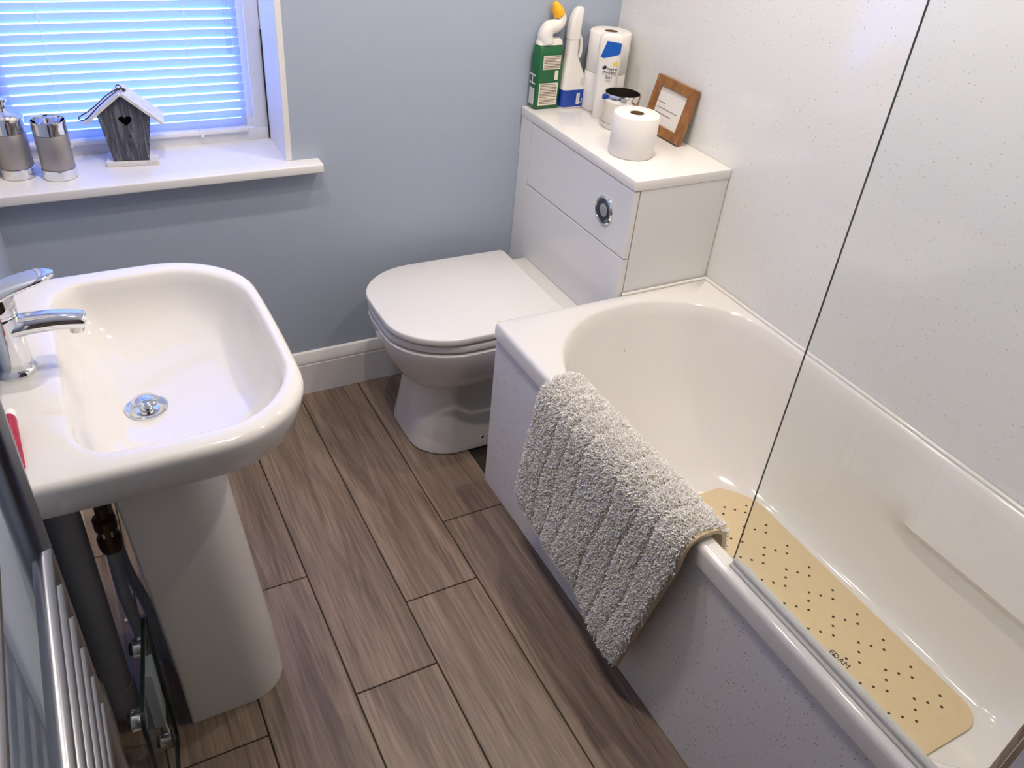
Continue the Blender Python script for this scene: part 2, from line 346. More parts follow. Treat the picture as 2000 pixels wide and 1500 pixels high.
# upper edge toward the room, crowned face to the room
vs = []; fs = []
for xx in (BX0, BX1):
    for (a, b) in prof: vs.append((xx, a, b))
for k in range(6): fs.append((k, k+1, k+8, k+7))
slat0 = None
for i in range(ns):
    z = 0.8535+i*0.0241
    if slat0 is None:
        slat0 = pyd('slat', vs, fs, M_slat, None, 80, False); s = slat0
    else:
        s = bpy.data.objects.new('slat', slat0.data); C.objects.link(s)
    s.location = (0, BY, z); s.parent = bl; s.matrix_parent_inverse = bl.matrix_world.inverted()
box('bottom_rail', (BX0, BY-0.012, 0.826), (BX1, BY+0.012, 0.838), M_upvc, bl, 0.003)
box('head_rail', (BX0, BY-0.014, 1.915), (BX1, BY+0.014, 1.937), M_upvc, bl, 0.003)
for x in (-0.885, -0.55):
    bm = bmesh.new()
    for yy in (-0.0135, 0.0135):
        bm_box(bm, (x-0.0008, BY+yy-0.0006, 0.832), (x+0.0008, BY+yy+0.0006, 1.92))
    for i in range(ns): bm_box(bm, (x-0.001, BY-0.0145, 0.848+i*0.0241), (x+0.0022, BY-0.0125, 0.854+i*0.0241))
    from_bm('ladder_cord', bm, M_cord, bl)
    lathe('cord_button', [(0.004, 0), (0.006, 0.002), (0.006, 0.004), (0.003, 0.006)], M_upvc, bl, (x+0.006, BY-0.009, 0.821), 12)
bm = bmesh.new()
bm_box(bm, (-0.452, BY-0.023, 1.06), (-0.4505, BY-0.0215, 1.92)); bm_box(bm, (-0.443, BY-0.023, 1.06), (-0.4415, BY-0.0215, 1.92))
from_bm('pull_cord', bm, M_clear, bl)
box('cord_tassel', (-0.4535, BY-0.026, 1.045), (-0.440, BY-0.0185, 1.085), M_clear, bl, 0.002)

# ------------------------------------------------------------------ ceiling downlights
for i, (x, y, lab) in enumerate([(0.30, -0.62, 'over the toilet'), (-0.60, -0.62, 'over the far side of the basin'), (0.30, -1.38, 'over the bath'), (-0.45, -1.06, 'added to brighten the bath panel and rug')]):  # the last is an added fill lamp for bath panel and rug
    d = tag(empty('ceiling_downlight', (x, y, ZC)), 'round white recessed ceiling downlight ' + lab, 'light', 'ceiling downlights')
    lathe('trim_ring', [(0.030, -0.001), (0.045, -0.001), (0.045, -0.004), (0.040, -0.008), (0.032, -0.008), (0.030, -0.004)], M_lampring, d, (x, y, ZC), 28, False, False)
    lathe('reflector', [(0.0, -0.002), (0.0305, -0.003), (0.0305, -0.004)], M_chrome, d, (x, y, ZC), 24, False, False)
    for ax, ay in ((-1, -1), (1, -1), (1, 1), (-1, 1)): lathe('led', [(0.0085, -0.0045), (0.0085, -0.0055)], M_lamp, d, (x+0.0135*ax, y+0.0135*ay, ZC), 12)

# ------------------------------------------------------------------ cistern unit
cu = tag(empty('cistern_unit', ((XC+XR)/2, -LC/2, 0)), 'white glossy boxed cistern unit with round flush button in the corner', 'cabinet')
ZT = HC-0.0275
bm = bmesh.new(); bm_box(bm, (XC-0.004, -LC-0.004, ZT), (XR-0.001, -0.001, HC), 0.003, 2)
from_bm('worktop', bm, M_top, cu)
box('carcass', (XC+0.019, -LC+0.016, 0.002), (XR-0.002, -0.002, ZT-0.002), M_dark, cu)
box('side_panel', (XC+0.020, -LC, 0.002), (XR-0.001, -LC+0.015, ZT-0.001), M_unit, cu, 0.001, 1)
box('upper_panel', (XC, -LC+0.0005, 0.6725), (XC+0.018, -0.071, ZT-0.003), M_unit, cu, 0.0015, 1)
box('lower_panel', (XC, -LC+0.0005, 0.002), (XC+0.018, -0.071, 0.6695), M_unit, cu, 0.0015, 1)
box('filler_strip', (XC, -0.0695, 0.002), (XC+0.018, -0.001, ZT-0.0005), M_unit, cu, 0.001, 1)
mx = Matrix.Translation((XC, -0.502, 0.7675)) @ Matrix.Rotation(-PI/2, 4, 'Y')
fb = lathe('flush_button', [(0.0, -0.001), (0.041, -0.001), (0.041, 0.004), (0.038, 0.0075), (0.034, 0.0075), (0.0325, 0.005), (0.0, 0.005)], M_chrome, cu, (0, 0, 0), 40, False, False, 30, mx)
lathe('button_face', [(0.0, 0.0052), (0.030, 0.0052), (0.032, 0.0065), (0.029, 0.0085), (0.0, 0.0095)], M_button, fb, (0, 0, 0), 36, False, False, 30, mx)
lathe('button_half', [(0.0, 0.0096), (0.017, 0.0096), (0.018, 0.0092)], M_pipe, fb, (0.004, -0.006, 0), 24, False, False, 30, mx)

# ------------------------------------------------------------------ toilet (faces -x, centre line y = TY)
TY = -0.315
to = tag(empty('toilet', (0.1, TY, 0)), 'white back-to-wall toilet with closed square-round lid', 'toilet')
def tout(front, back, hw, rx, ry, bow=0.012): return rr(front+bow, back, TY-hw, TY+hw, [(rx, ry), (0.012, 0.012), (0.012, 0.012), (rx, ry)], 10, 4, (0.004, 0, 0.004, bow))
def slab(name, out, z0, z1, b, m, parent):
    cx, cy = sum(p[0] for p in out)/len(out), sum(p[1] for p in out)/len(out)
    def sh(d):
        return [(x-d*(x-cx)/max(1e-6, math.hypot(x-cx, y-cy)), y-d*(y-cy)/max(1e-6, math.hypot(x-cx, y-cy))) for x, y in out]
    return loft(name, [ring(sh(b), z0), ring(sh(b*0.3), z0+b*0.35), ring(out, z0+b), ring(out, z1-b), ring(sh(b*0.3), z1-b*0.35), ring(sh(b), z1)], m, parent)
LO = tout(-0.216, 0.302, 0.222, 0.17, 0.150)
slab('lid', LO, 0.4425, 0.464, 0.004, M_lid, to)
slab('seat', tout(-0.213, 0.302, 0.219, 0.19, 0.155), 0.4145, 0.4345, 0.003, M_lid, to)
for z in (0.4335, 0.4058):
    slab('gap_shade', tout(-0.190, 0.285, 0.196, 0.17, 0.135), z, z+0.0095, 0.001, M_black, to)  # black slab standing in for the shade in the seat gaps
def trings():
    spec = [(0.4065, -0.207, 0.383, 0.215, 0.185, 0.150), (0.402, -0.212, 0.383, 0.220, 0.19, 0.155), (0.385, -0.211, 0.383, 0.218, 0.19, 0.155), (0.34, -0.196, 0.383, 0.205, 0.19, 0.15),
            (0.30, -0.178, 0.383, 0.187, 0.18, 0.14), (0.265, -0.160, 0.383, 0.168, 0.16, 0.13), (0.242, -0.142, 0.383, 0.148, 0.14, 0.12), (0.230, -0.128, 0.383, 0.132, 0.12, 0.11), (0.215, -0.122, 0.383, 0.126, 0.11, 0.10), (0.19, -0.121, 0.383, 0.126, 0.11, 0.10),
            (0.10, -0.127, 0.383, 0.143, 0.11, 0.10), (0.02, -0.134, 0.383, 0.165, 0.11, 0.10), (0.004, -0.135, 0.383, 0.166, 0.11, 0.10)]
    return [ring(tout(f, b, h, rx, ry, 0.01), z) for z, f, b, h, rx, ry in spec]
R_ = trings()
# side recess behind the front column: pull points with x > 0 in towards the trap
for i, rg in enumerate(R_):
    z = rg[0][2]
    if 0.03 < z < 0.23:
        k = min(1, (0.235-z)/0.05)*min(1, (z-0.01)/0.05)
        R_[i] = [(x, y-(y-TY)*0.38*k*min(1, max(0, (x+0.01)/0.03)), zz) for x, y, zz in rg]
loft('pan', R_, M_ceramic, to, True, True, 50)
bm = bmesh.new(); bm_box(bm, (0.295, TY-0.205, 0.395), (XC-0.0005, TY+0.205, 0.432), 0.006, 2)
from_bm('pan_shelf', bm, M_ceramic, to)
lathe('fixing_cap', [(0.009, 0), (0.009, 0.006), (0.006, 0.010), (0.0, 0.011)], M_chrome, to, (0, 0, 0), 16, True, False, 30, Matrix.Translation((0.07, TY-0.150, 0.03)) @ Matrix.Rotation(PI/2, 4, 'X'))
box('hinge_cover', (0.292, TY-0.13, 0.432), (0.302, TY+0.13, 0.452), M_lid, to, 0.003)

# ------------------------------------------------------------------ bath
ba = tag(empty('bathtub', (0.35, -1.34, 0)), 'white acrylic bathtub with speckled side panel along the right wall', 'bathtub')
BXO = -0.004; BXR = XR-0.0008; BYF = -LC-0.0015; BYN = YN+0.0008
def bout(d): return rr(BXO+d, BXR, BYN, BYF-d, [0.004, 0.004, 0.004, 0.012], 10, 24)
def bin_(x0, x1, y0, y1, k=1.0): return rr(x0, x1, y0, y1, [(0.11*k, 0.10*k), (0.11*k, 0.10*k), (0.30*k, 0.27*k), (0.31*k, 0.33*k)], 10, 24, (0.01, 0, 0.006, 0))
brs = [ring(bout(0.004), 0.514), ring(bout(0.0), 0.516), ring(bout(0.0), 0.548), ring(bout(0.003), 0.557), ring(bout(0.009), HB),
       ring(bin_(0.030, 0.690, -2.024, -0.668), HB), ring(bin_(0.0345, 0.6865, -2.020, -0.672), HB-0.0015), ring(bin_(0.040, 0.682, -2.015, -0.677), HB-0.008),
       ring(bin_(0.046, 0.677, -2.010, -0.688), 0.52), ring(bin_(0.057, 0.669, -2.003, -0.722), 0.44), ring(bin_(0.066, 0.662, -1.998, -0.757), 0.375), ring(bin_(0.070, 0.659, -1.995, -0.772), 0.350), ring(bin_(0.075, 0.655, -1.992, -0.79), 0.32),
       ring(bin_(0.095, 0.640, -1.978, -0.866), 0.23), ring(bin_(0.118, 0.622, -1.962, -0.93), 0.18), ring(bin_(0.138, 0.608, -1.945, -0.975, 0.95), 0.156), ring(bin_(0.175, 0.592, -1.905, -1.02, 0.85), 0.1465), ring(bin_(0.28, 0.46, -1.75, -1.2, 0.45), 0.1455)]
def sstep(a, b, t): t = max(0.0, min(1.0, (t-a)/(b-a))); return t*t*(3-2*t)
for i, rg in enumerate(brs):                       # moulded armrest ledge on the wall side
    z = rg[0][2]; amp = {0.52: 0.004, 0.44: 0.012, 0.375: 0.020}.get(z, 0.0)
    if amp: brs[i] = [(x-amp*sstep(0.5, 0.6, x)*sstep(-1.40, -1.52, y)*sstep(-1.95, -1.90, y), y, zz) for x, y, zz in rg]
loft('tub', brs, M_acrylic, ba, False, True, 40)
box('side_panel', (0.007, BYN, 0.001), (0.018, BYF-0.0005, 0.530), M_bathpanel, ba, 0.001, 1)['label'] = 'speckled grey white bath side panel'
box('end_panel', (0.0185, BYF-0.014, 0.001), (XC-0.002, BYF-0.002, 0.530), M_bathpanel, ba, 0.001, 1)
bm = bmesh.new()
for rg in (tube_pts([(XR-0.0062, YN+0.01, HB+0.003), (XR-0.0062, -LC-0.0075, HB+0.003)], 0.0055, 8), tube_pts([(XR-0.0062, -LC-0.0075, HB+0.003), (XC+0.01, -LC-0.0075, HB+0.003)], 0.005, 8)):
    vv = [bm.verts.new(p) for r_ in rg for p in r_]
    for j in range(8): bm.faces.new((vv[j], vv[(j+1) % 8], vv[8+(j+1) % 8], vv[8+j]))
from_bm('sealant_bead', bm, M_acrylic, ba, 80)

# rubber anti-slip mat on the bath floor
rm = tag(empty('anti_slip_mat', (0.40, -1.45, 0.15)), 'beige rubber anti-slip mat with rows of drain holes in the bath', 'bath mat')
mo = rr(0.215, 0.582, -1.866, -1.052, 0.055, 8, 6)
loft('rubber_sheet', [ring(mo, 0.1480), ring(mo, 0.1515), ring([(0.3985+(x-0.3985)*0.985, -1.459+(y+1.459)*0.993) for x, y in mo], 0.153)], M_rubbermat, rm)
hv, hf = [], []
for row in range(9):
    for i in range(16):
        x = 0.540-0.0203*i; y = -1.781+0.0803*row+(0, -0.0205, 0, 0.0195)[i % 4]-0.003
        b0 = len(hv)
        for k in range(8): hv.append((x+0.0036*math.cos(k*PI/4), y+0.0036*math.sin(k*PI/4), 0.1534))
        hf.append(tuple(range(b0, b0+8)))
pyd('drain_holes', hv, hf, M_hole, rm, 0)['kind'] = 'stuff'
text('printed_word', 'EDAM', 0.020, (0.402, -1.618, 0.1536), (0.12, -1, 0), (1, 0.12, 0), M_ink, rm)

# ------------------------------------------------------------------ bath screen
sc = tag(empty('shower_screen', (0.028, -1.8, HB)), 'clear frameless glass shower screen standing on the bath rim', 'shower screen')
box('glass_pane', (0.0272, YN+0.02, HB+0.010), (0.0308, -1.5375, 2.02), M_screen, sc)
box('polished_edge', (0.0274, -1.5377, HB+0.010), (0.0306, -1.5368, 2.02), M_glassedge, sc)
bm = bmesh.new()
bm_box(bm, (0.0235, YN+0.02, HB+0.0035), (0.0345, -1.539, HB+0.0125), 0.002, 1); bm_box(bm, (0.016, YN+0.02, HB+0.0008), (0.030, -1.541, HB+0.0045), 0.001, 1)
bm_box(bm, (0.034, YN+0.02, HB+0.0006), (0.046, -1.545, HB+0.003), 0.0008, 1)
from_bm('bottom_seal', bm, M_seal, sc)
bm = bmesh.new(); bm_box(bm, (0.020, YN+0.001, HB+0.004), (0.038, YN+0.021, 2.03), 0.002, 2); bm_box(bm, (0.010, YN+0.001, HB+0.004), (0.019, YN+0.010, 2.03), 0.001, 1)
from_bm('wall_profile', bm, M_chrome, sc)['label'] = 'chrome wall profile'

# ------------------------------------------------------------------ cotton bath rug draped over the rim
rug = tag(empty('bath_rug', (-0.03, -1.18, 0.55)), 'fluffy white cotton bath rug hung over the bath side', 'rug')
RP = spline([(0.070, 0, 0.49), (0.064, 0, 0.535), (0.054, 0, 0.5625), (0.030, 0, 0.5715), (0.000, 0, 0.5705), (-0.020, 0, 0.556), (-0.0270, 0, 0.530), (-0.030, 0, 0.50)], 6)
RL = [0.0]
for a_, b_ in zip(RP[:-1], RP[1:]): RL.append(RL[-1]+(b_-a_).length)
def rug_pt(u, v, off=0.0):
    """u across (0 far .. 1 near), v along the drape 0 inside bath .. 1 outer hem; returns point and outward normal"""
    y_top = -0.928+u*(-1.474+0.928); drop = 0.305+0.10*u+0.012*math.sin(u*9); tot = RL[-1]+drop; s_ = v*tot; dy = 0.0
    if s_ < RL[-1]:
        k = 0
        while RL[k+1] < s_: k += 1
        t = (s_-RL[k])/(RL[k+1]-RL[k]); p = RP[k].lerp(RP[k+1], t); x, z = p.x, p.z
        d0 = (RP[k+1]-RP[max(k-1, 0)]).normalized(); d1 = (RP[min(k+2, len(RP)-1)]-RP[k]).normalized(); d = d0.lerp(d1, t)
    else:
        q = s_-RL[-1]; x = RP[-1].x-0.008*(q/drop)-0.004*math.sin(u*14+q*6)*(q/drop); z = RP[-1].z-q; d = Vector((-0.05, 0, -1))
        dy = (0.032+0.055*u)*(q/drop)
    n_ = Vector((d.z, 0, -d.x)).normalized()
    return Vector((x+n_.x*off, y_top+dy, z+n_.z*off)), n_
NU, NV = 40, 44
vs = []
for off in (0.0, 0.009):
    for i in range(NU+1):
        for j in range(NV+1): vs.append(rug_pt(i/NU, j/NV, off)[0])
fs = []; W1 = NV+1; NB = (NU+1)*W1
for i in range(NU):
    for j in range(NV):
        a = i*W1+j; fs.append((a, a+1, a+W1+1, a+W1)); fs.append((NB+a, NB+a+W1, NB+a+W1+1, NB+a+1))
for i in range(NU):
    a = i*W1; fs.append((a, a+W1, NB+a+W1, NB+a)); a = i*W1+NV; fs.append((a, NB+a, NB+a+W1, a+W1))
for j in range(NV):
    a = j; fs.append((a, NB+a, NB+a+1, a+1)); a = NU*W1+j; fs.append((a, a+1, NB+a+1, NB+a))
pyd('backing', vs, fs, M_rugback, rug, 60)['label'] = 'cream woven backing and hem'
rnd = random.Random(3); pv, pf = [], []
grooves = [0.17, 0.27, 0.40, 0.60, 0.74, 0.86]
for t in range(62000):
    u = rnd.uniform(0.008, 0.985); v = rnd.uniform(0.02, 0.993)
    gd = min(abs(u+0.012*math.sin(v*11+k*2)-gk) for k, gk in enumerate(grooves))
    hgt = 0.0145*(0.22+0.78*min(1, gd/0.017)) * rnd.uniform(0.75, 1.15)
    if v > 0.95: hgt *= 0.8
    p, n_ = rug_pt(u, v, 0.008)
    d = (n_+Vector((rnd.uniform(-.8, .8), rnd.uniform(-.9, .9), rnd.uniform(-.9, .7)))).normalized()
    a = Vector((rnd.uniform(-1, 1), rnd.uniform(-1, 1), rnd.uniform(-1, 1))); e1 = d.cross(a).normalized(); e2 = d.cross(e1); r_ = rnd.uniform(0.0013, 0.0023)
    b0 = len(pv); top = p+d*hgt
    for k in range(3):
        q = e1*math.cos(k*2.094)+e2*math.sin(k*2.094); pv.append(p+q*r_)
    for k in range(3):
        q = e1*math.cos(k*2.094)+e2*math.sin(k*2.094); pv.append(top+q*r_*0.65)
    for k in range(3): pf.append((b0+k, b0+(k+1) % 3, b0+3+(k+1) % 3, b0+3+k))
    pf.append((b0+3, b0+4, b0+5))
pl_ = pyd('pile', pv, pf, M_rug, rug, 0, False); pl_['kind'] = 'stuff'; pl_['label'] = 'tufted white cotton pile with carved grooves'

# ------------------------------------------------------------------ wash basin
HS, SY = 0.86, -0.917
wb = tag(empty('wash_basin', (-0.85, SY, 0)), 'white ceramic pedestal wash basin with chrome mixer tap', 'wash basin')
def so(x1, hw, r1, bow=0.012, x0=XL+0.0008): return rr(x0, x1-bow, SY-hw, SY+hw, [(0.02, 0.02), r1, r1, (0.02, 0.02)], 10, 5, (0.003, bow, 0.003, 0))
O = so(-0.622, 0.306, (0.165, 0.15))
ped = lambda x0, x1, hw, r=0.075: rr(x0, x1, SY-hw, SY+hw, [(0.006, 0.006), (r, r), (r, r), (0.006, 0.006)], 10, 5, (0, 0.008, 0, 0))
PT = ped(-0.955, -0.775, 0.135)
def shrink(out, dx, dy, back=0.0):
    cx, cy = -0.83, SY
    return [(max(XL+0.0008+back, x+(dx if x < cx else -dx)*abs(x-cx)/0.23) if True else x, y+(dy if y < cy else -dy)*min(1, abs(y-cy)/0.3)) for x, y in out]
I = rr(-0.987, -0.652, SY-0.259, SY+0.259, [(0.06, 0.07), (0.13, 0.14), (0.13, 0.14), (0.06, 0.07)], 10, 5, (0.006, 0.010, 0.006, 0.0))
def inn(d, dy=None): 
    dy = d if dy is None else dy
    return rr(-0.987+d, -0.652-d, SY-0.259+dy, SY+0.259-dy, [(0.06, 0.07), (0.13, 0.14), (0.13, 0.14), (0.06, 0.07)], 10, 5, (0.006, 0.010, 0.006, 0))
def toward(out, t, cx=-0.869, cy=SY, r=0.034):
    n = len(out); res = []
    for x, y in out:
        a = math.atan2(y-cy, x-cx); res.append((x+(cx+r*math.cos(a)-x)*t, y+(cy+r*math.sin(a)-y)*t))
    return res
rings = [ring(PT, 0.655), ring(lerp_ring(shrink(O, 0.05, 0.05), PT, 0.80), 0.675), ring(lerp_ring(shrink(O, 0.05, 0.05), PT, 0.48), 0.715), ring(lerp_ring(shrink(O, 0.03, 0.035), PT, 0.15), 0.758),
         ring(shrink(O, 0.014, 0.016), 0.790), ring(shrink(O, 0.004, 0.005), 0.825), ring(O, 0.845), ring(shrink(O, 0.002, 0.002), 0.853), ring(shrink(O, 0.007, 0.007), 0.8585), ring(shrink(O, 0.012, 0.012), HS),
         ring(inn(-0.005), HS), ring(inn(0.0), HS-0.0012), ring(inn(0.004), HS-0.006), ring(inn(0.008), 0.835), ring(inn(0.015, 0.020), 0.806), ring(inn(0.026, 0.040), 0.781), ring(inn(0.042, 0.068), 0.764), ring(inn(0.056, 0.095), 0.7555),
         ring(toward(inn(0.056, 0.095), 0.25), 0.7475), ring(toward(inn(0.056, 0.095), 0.5), 0.7410), ring(toward(inn(0.056, 0.095), 0.8), 0.7355), ring(toward(inn(0.056, 0.095), 1.0), 0.732)]
loft('basin', rings, M_ceramic, wb, False, True, 50)
loft('pedestal', [ring(ped(-0.920, -0.712, 0.158, 0.08), 0.001), ring(ped(-0.924, -0.722, 0.154, 0.08), 0.15), ring(ped(-0.936, -0.745, 0.147, 0.078), 0.38), ring(ped(-0.948, -0.765, 0.139, 0.076), 0.58), ring(ped(-0.954, -0.776, 0.133, 0.074), 0.657)], M_ceramic, wb, True, True, 50)
dr = lathe('drain', [(0.006, 0.0), (0.020, 0.0005), (0.023, 0.0035), (0.034, 0.006), (0.037, 0.0045), (0.037, 0.0)], M_chrome, wb, (-0.869, SY, 0.7318), 36, True, False)
lathe('plug', [(0.010, 0.0), (0.010, 0.013), (0.022, 0.014), (0.0225, 0.018), (0.018, 0.0215), (0.008, 0.0235), (0.0, 0.024)], M_chrome, dr, (-0.869, SY, 0.733), 32, True, False)
box('maker_mark', (-0.9795, SY-0.035, 0.8185), (-0.9788, SY-0.013, 0.8215), M_greyprint, wb)
# tap
TX = -1.043
tp = lathe('tap', [(0.031, 0.0), (0.031, 0.005), (0.0285, 0.010), (0.0255, 0.013), (0.0245, 0.06), (0.0245, 0.100), (0.024, 0.104)], M_chrome, wb, (TX, SY, HS-0.0005), 40)
tp['label'] = 'chrome single lever mixer tap'
sp = spline([(TX+0.006, SY, 0.940), (TX+0.03, SY, 0.942), (TX+0.07, SY, 0.941), (TX+0.100, SY, 0.936), (TX+0.110, SY, 0.932)], 6)
rg = tube_pts(sp, [0.0205-0.005*i/(len(sp)-1) for i in range(len(sp))], 20)
loft('spout', [[Vector((p.x, SY+(p.y-SY)*1.15, c.z+(p.z-c.z)*0.86)) for p in r_] for r_, c in zip(rg, sp)], M_chrome, tp, True, True, 50)
lathe('aerator', [(0.010, -0.007), (0.0115, -0.007), (0.0115, 0.004), (0.010, 0.006)], M_steel_sat, tp, (TX+0.098, SY, 0.923), 20)
lathe('cartridge_collar', [(0.0235, 0.0), (0.0235, 0.004), (0.025, 0.006), (0.0255, 0.030), (0.020, 0.042), (0.0, 0.046)], M_chrome, tp, (TX, SY, 0.9645), 36, True, False)
lp = spline([(TX-0.022, SY, 0.988), (TX+0.0, SY, 1.000), (TX+0.03, SY, 1.012), (TX+0.06, SY, 1.020), (TX+0.086, SY, 1.023)], 5)
wds = [(0.021+0.004*math.sin(i/(len(lp)-1)*PI))*(1-max(0, (i/(len(lp)-1)-0.72)/0.28)**2*0.75) for i in range(len(lp))]
lrs = []
for i, (p, wd) in enumerate(zip(lp, wds)):
    th = 0.013*(1-i/(len(lp)-1))+0.003
    lrs.append([(p.x, p.y+wd*math.copysign(abs(math.cos(a))**0.7, math.cos(a)), p.z+th*math.copysign(abs(math.sin(a))**0.8, math.sin(a))) for a in [2*PI*k/20 for k in range(20)]])
loft('lever', lrs, M_chrome, tp, True, True, 60)

# red and white tube lying on the basin ledge against the wall
tb_ = tag(empty('squeeze_tube', (-1.062, -1.12, HS)), 'red and white squeeze tube lying on the basin ledge', 'tube')
tr_ = []
for t in range(13):
    u = t/12; y = -1.07-0.105*u; rx = 0.011; rz = 0.011*(1-u)+0.002
    tr_.append([(-1.057+rx*(0.8+0.35*u)*math.cos(2*PI*k/16), y, HS+0.0008+rz+rz*math.sin(2*PI*k/16)) for k in range(16)])
loft('tube_body', tr_, M_red, tb_, True, True, 60)
loft('tube_cap', [[(-1.057+0.009*math.cos(2*PI*k/16), y, HS+0.0125+0.009*math.sin(2*PI*k/16)) for k in range(16)] for y in (-1.069, -1.050)], M_white_pl, tb_)

# pipes below the basin
wp = tag(empty('waste_pipe', (-1.045, -0.975, 0)), 'thick grey upright waste pipe in the corner behind the pedestal', 'pipe')
PXY = (-1.0435, -0.975)
lathe('pipe', [(0.0305, 0.07), (0.0305, 0.735)], M_pipe, wp, (*PXY, 0), 28)
lathe('socket', [(0.0335, 0.0), (0.0345, 0.01), (0.0345, 0.085), (0.0335, 0.09), (0.031, 0.092)], M_pipe, wp, (*PXY, 0.002), 28)
lathe('collar', [(0.031, 0.0), (0.0335, 0.002), (0.0335, 0.012), (0.031, 0.014)], M_pipe, wp, (*PXY, 0.715), 28)
sv = tag(empty('supply_pipe', (-0.985, -0.955, 0)), 'blue grey supply pipe with dark isolating valve beside the pedestal', 'pipe')
tube('pipe', spline([(-0.982, -0.955, 0.455), (-0.984, -0.952, 0.33), (-0.976, -0.945, 0.18), (-0.972, -0.94, 0.0025)], 8), 0.0125, M_hose, sv, 16)
lathe('valve', [(0.010, -0.045), (0.019, -0.043), (0.0215, -0.03), (0.0215, -0.012), (0.016, -0.006), (0.016, 0.012), (0.0205, 0.014), (0.0205, 0.036), (0.012, 0.04), (0.012, 0.065)], M_brass, sv, (-0.982, -0.955, 0.50), 14, True, True, 25)
lathe('valve_nut', [(0.0165, -0.005), (0.0172, 0.0), (0.0172, 0.008), (0.0165, 0.012)], M_steel_sat, sv, (-0.982, -0.955, 0.50), 6, True, True, 25)
sh = tag(empty('supply_hose', (-0.962, -0.93, 0)), 'blue grey hose hanging close against the pedestal back', 'pipe')
tube('hose', spline([(-0.976, -0.90, 0.640), (-0.976, -0.912, 0.52), (-0.970, -0.905, 0.35), (-0.950, -0.90, 0.20), (-0.945, -0.89, 0.0125)], 8), 0.011, M_hose, sh, 16)
lathe('end_nut', [(0.013, 0), (0.015, 0.002), (0.015, 0.016), (0.013, 0.018)], M_chrome, sh, (-0.976, -0.90, 0.620), 6, True, True, 25)
box('white_chip', (-1.012, -0.742, 0.0005), (-0.998, -0.732, 0.0035), M_white_pl, None, 0.001)
tag(bpy.data.objects['white_chip'], 'tiny white chip lying on the floor behind the pedestal', 'chip')

# glass bathroom scale stood on edge behind the pedestal
gs = tag(empty('bathroom_scale', (-0.953, -1.25, 0)), 'glass bathroom scale stood on edge with round metal feet', 'scale')
ang = math.atan2(-0.955+0.948, -1.163+1.089)              # direction of the lower edge
dvec = Vector((-0.150, -0.989, 0)).normalized(); nvec = Vector((-0.989, 0.150, 0.0)).normalized()
def sp_(a, h, o=0.0): return Vector((-0.950, -1.095, 0.0015))+dvec*a+Vector((0, 0, 1))*h+nvec*o
so_ = rr(0, 0.235, 0, 0.42, 0.022, 5, 2)
loft('glass_plate', [[sp_(a, h, 0) for a, h in so_], [sp_(a, h, 0.006) for a, h in so_]], M_scaleglass, gs)
ei = rr(0.004, 0.231, 0.004, 0.416, 0.019, 5, 2)
loft('polished_rim', [[sp_(a, h, -0.0004) for a, h in so_], [sp_(a, h, 0.0064) for a, h in so_], [sp_(a, h, 0.0064) for a, h in ei], [sp_(a, h, -0.0004) for a, h in ei], [sp_(a, h, -0.0004) for a, h in so_]], M_glassedge, gs, False, False)
for a, h in ((0.040, 0.062), (0.040, 0.365), (0.190, 0.062), (0.190, 0.365)):
    c = sp_(a, h, 0.006); q = nvec.to_track_quat('Z', 'Y').to_matrix().to_4x4(); mt = Matrix.Translation(c) @ q
    ft = lathe('foot', [(0.018, 0.0002), (0.0185, 0.003), (0.0185, 0.020), (0.017, 0.022)], M_steel_sat, gs, (0, 0, 0), 24, True, True, 30, mt)
    lathe('rubber_pad', [(0.012, 0.0222), (0.012, 0.028), (0.010, 0.029)], M_black, ft, (0, 0, 0), 20, True, True, 30, mt)
bm = bmesh.new()
c0 = sp_(0.012, 0.14, 0.0065)
mt = Matrix(((dvec.x, 0, nvec.x, c0.x), (dvec.y, 0, nvec.y, c0.y), (0, 1, 0, c0.z), (0, 0, 0, 1)))
bm_box(bm, (0, 0, 0), (0.050, 0.165, 0.020), 0.002, 2, mt); from_bm('battery_box', bm, M_scalebox, gs)
tube('sensor_cable', [sp_(0.04, 0.082, 0.009), sp_(0.036, 0.139, 0.012)], 0.002, M_white_pl, gs, 8)

# chrome ladder towel radiator on the left wall
tw = tag(empty('towel_radiator', (-1.03, -1.8, 0.25)), 'chrome ladder towel radiator on the left wall beside the basin', 'radiator')
RX, RY0, RY1 = -1.026, -1.455, -1.98
for y in (RY0, RY1):
    lathe('post', [(0.0, 0.0), (0.0155, 0.001), (0.0165, 0.004), (0.0165, 1.146), (0.0155, 1.149), (0.0, 1.15)], M_rail, tw, (RX, y, 0.16), 24, False, False)
zs = [0.20+0.0575*i for i in range(6)]+[0.6775+0.0575*i for i in range(6)]+[1.205+0.0575*i for i in range(2)]
for z in zs: tube('bar', [(RX+0.006, RY0+0.004, z), (RX+0.006, RY1-0.004, z)], 0.0105, M_rail, tw, 16)
for y in (RY0, RY1):
    for z in (0.3, 1.2):
        tube('bracket', [(XL+0.0005, y, z), (RX, y, z)], 0.009, M_rail, tw, 12)

# ------------------------------------------------------------------ things on the cistern unit
Z1 = HC+0.0004
FACE = Vector((-0.60, -0.80, 0)).normalized()        # towards the viewer
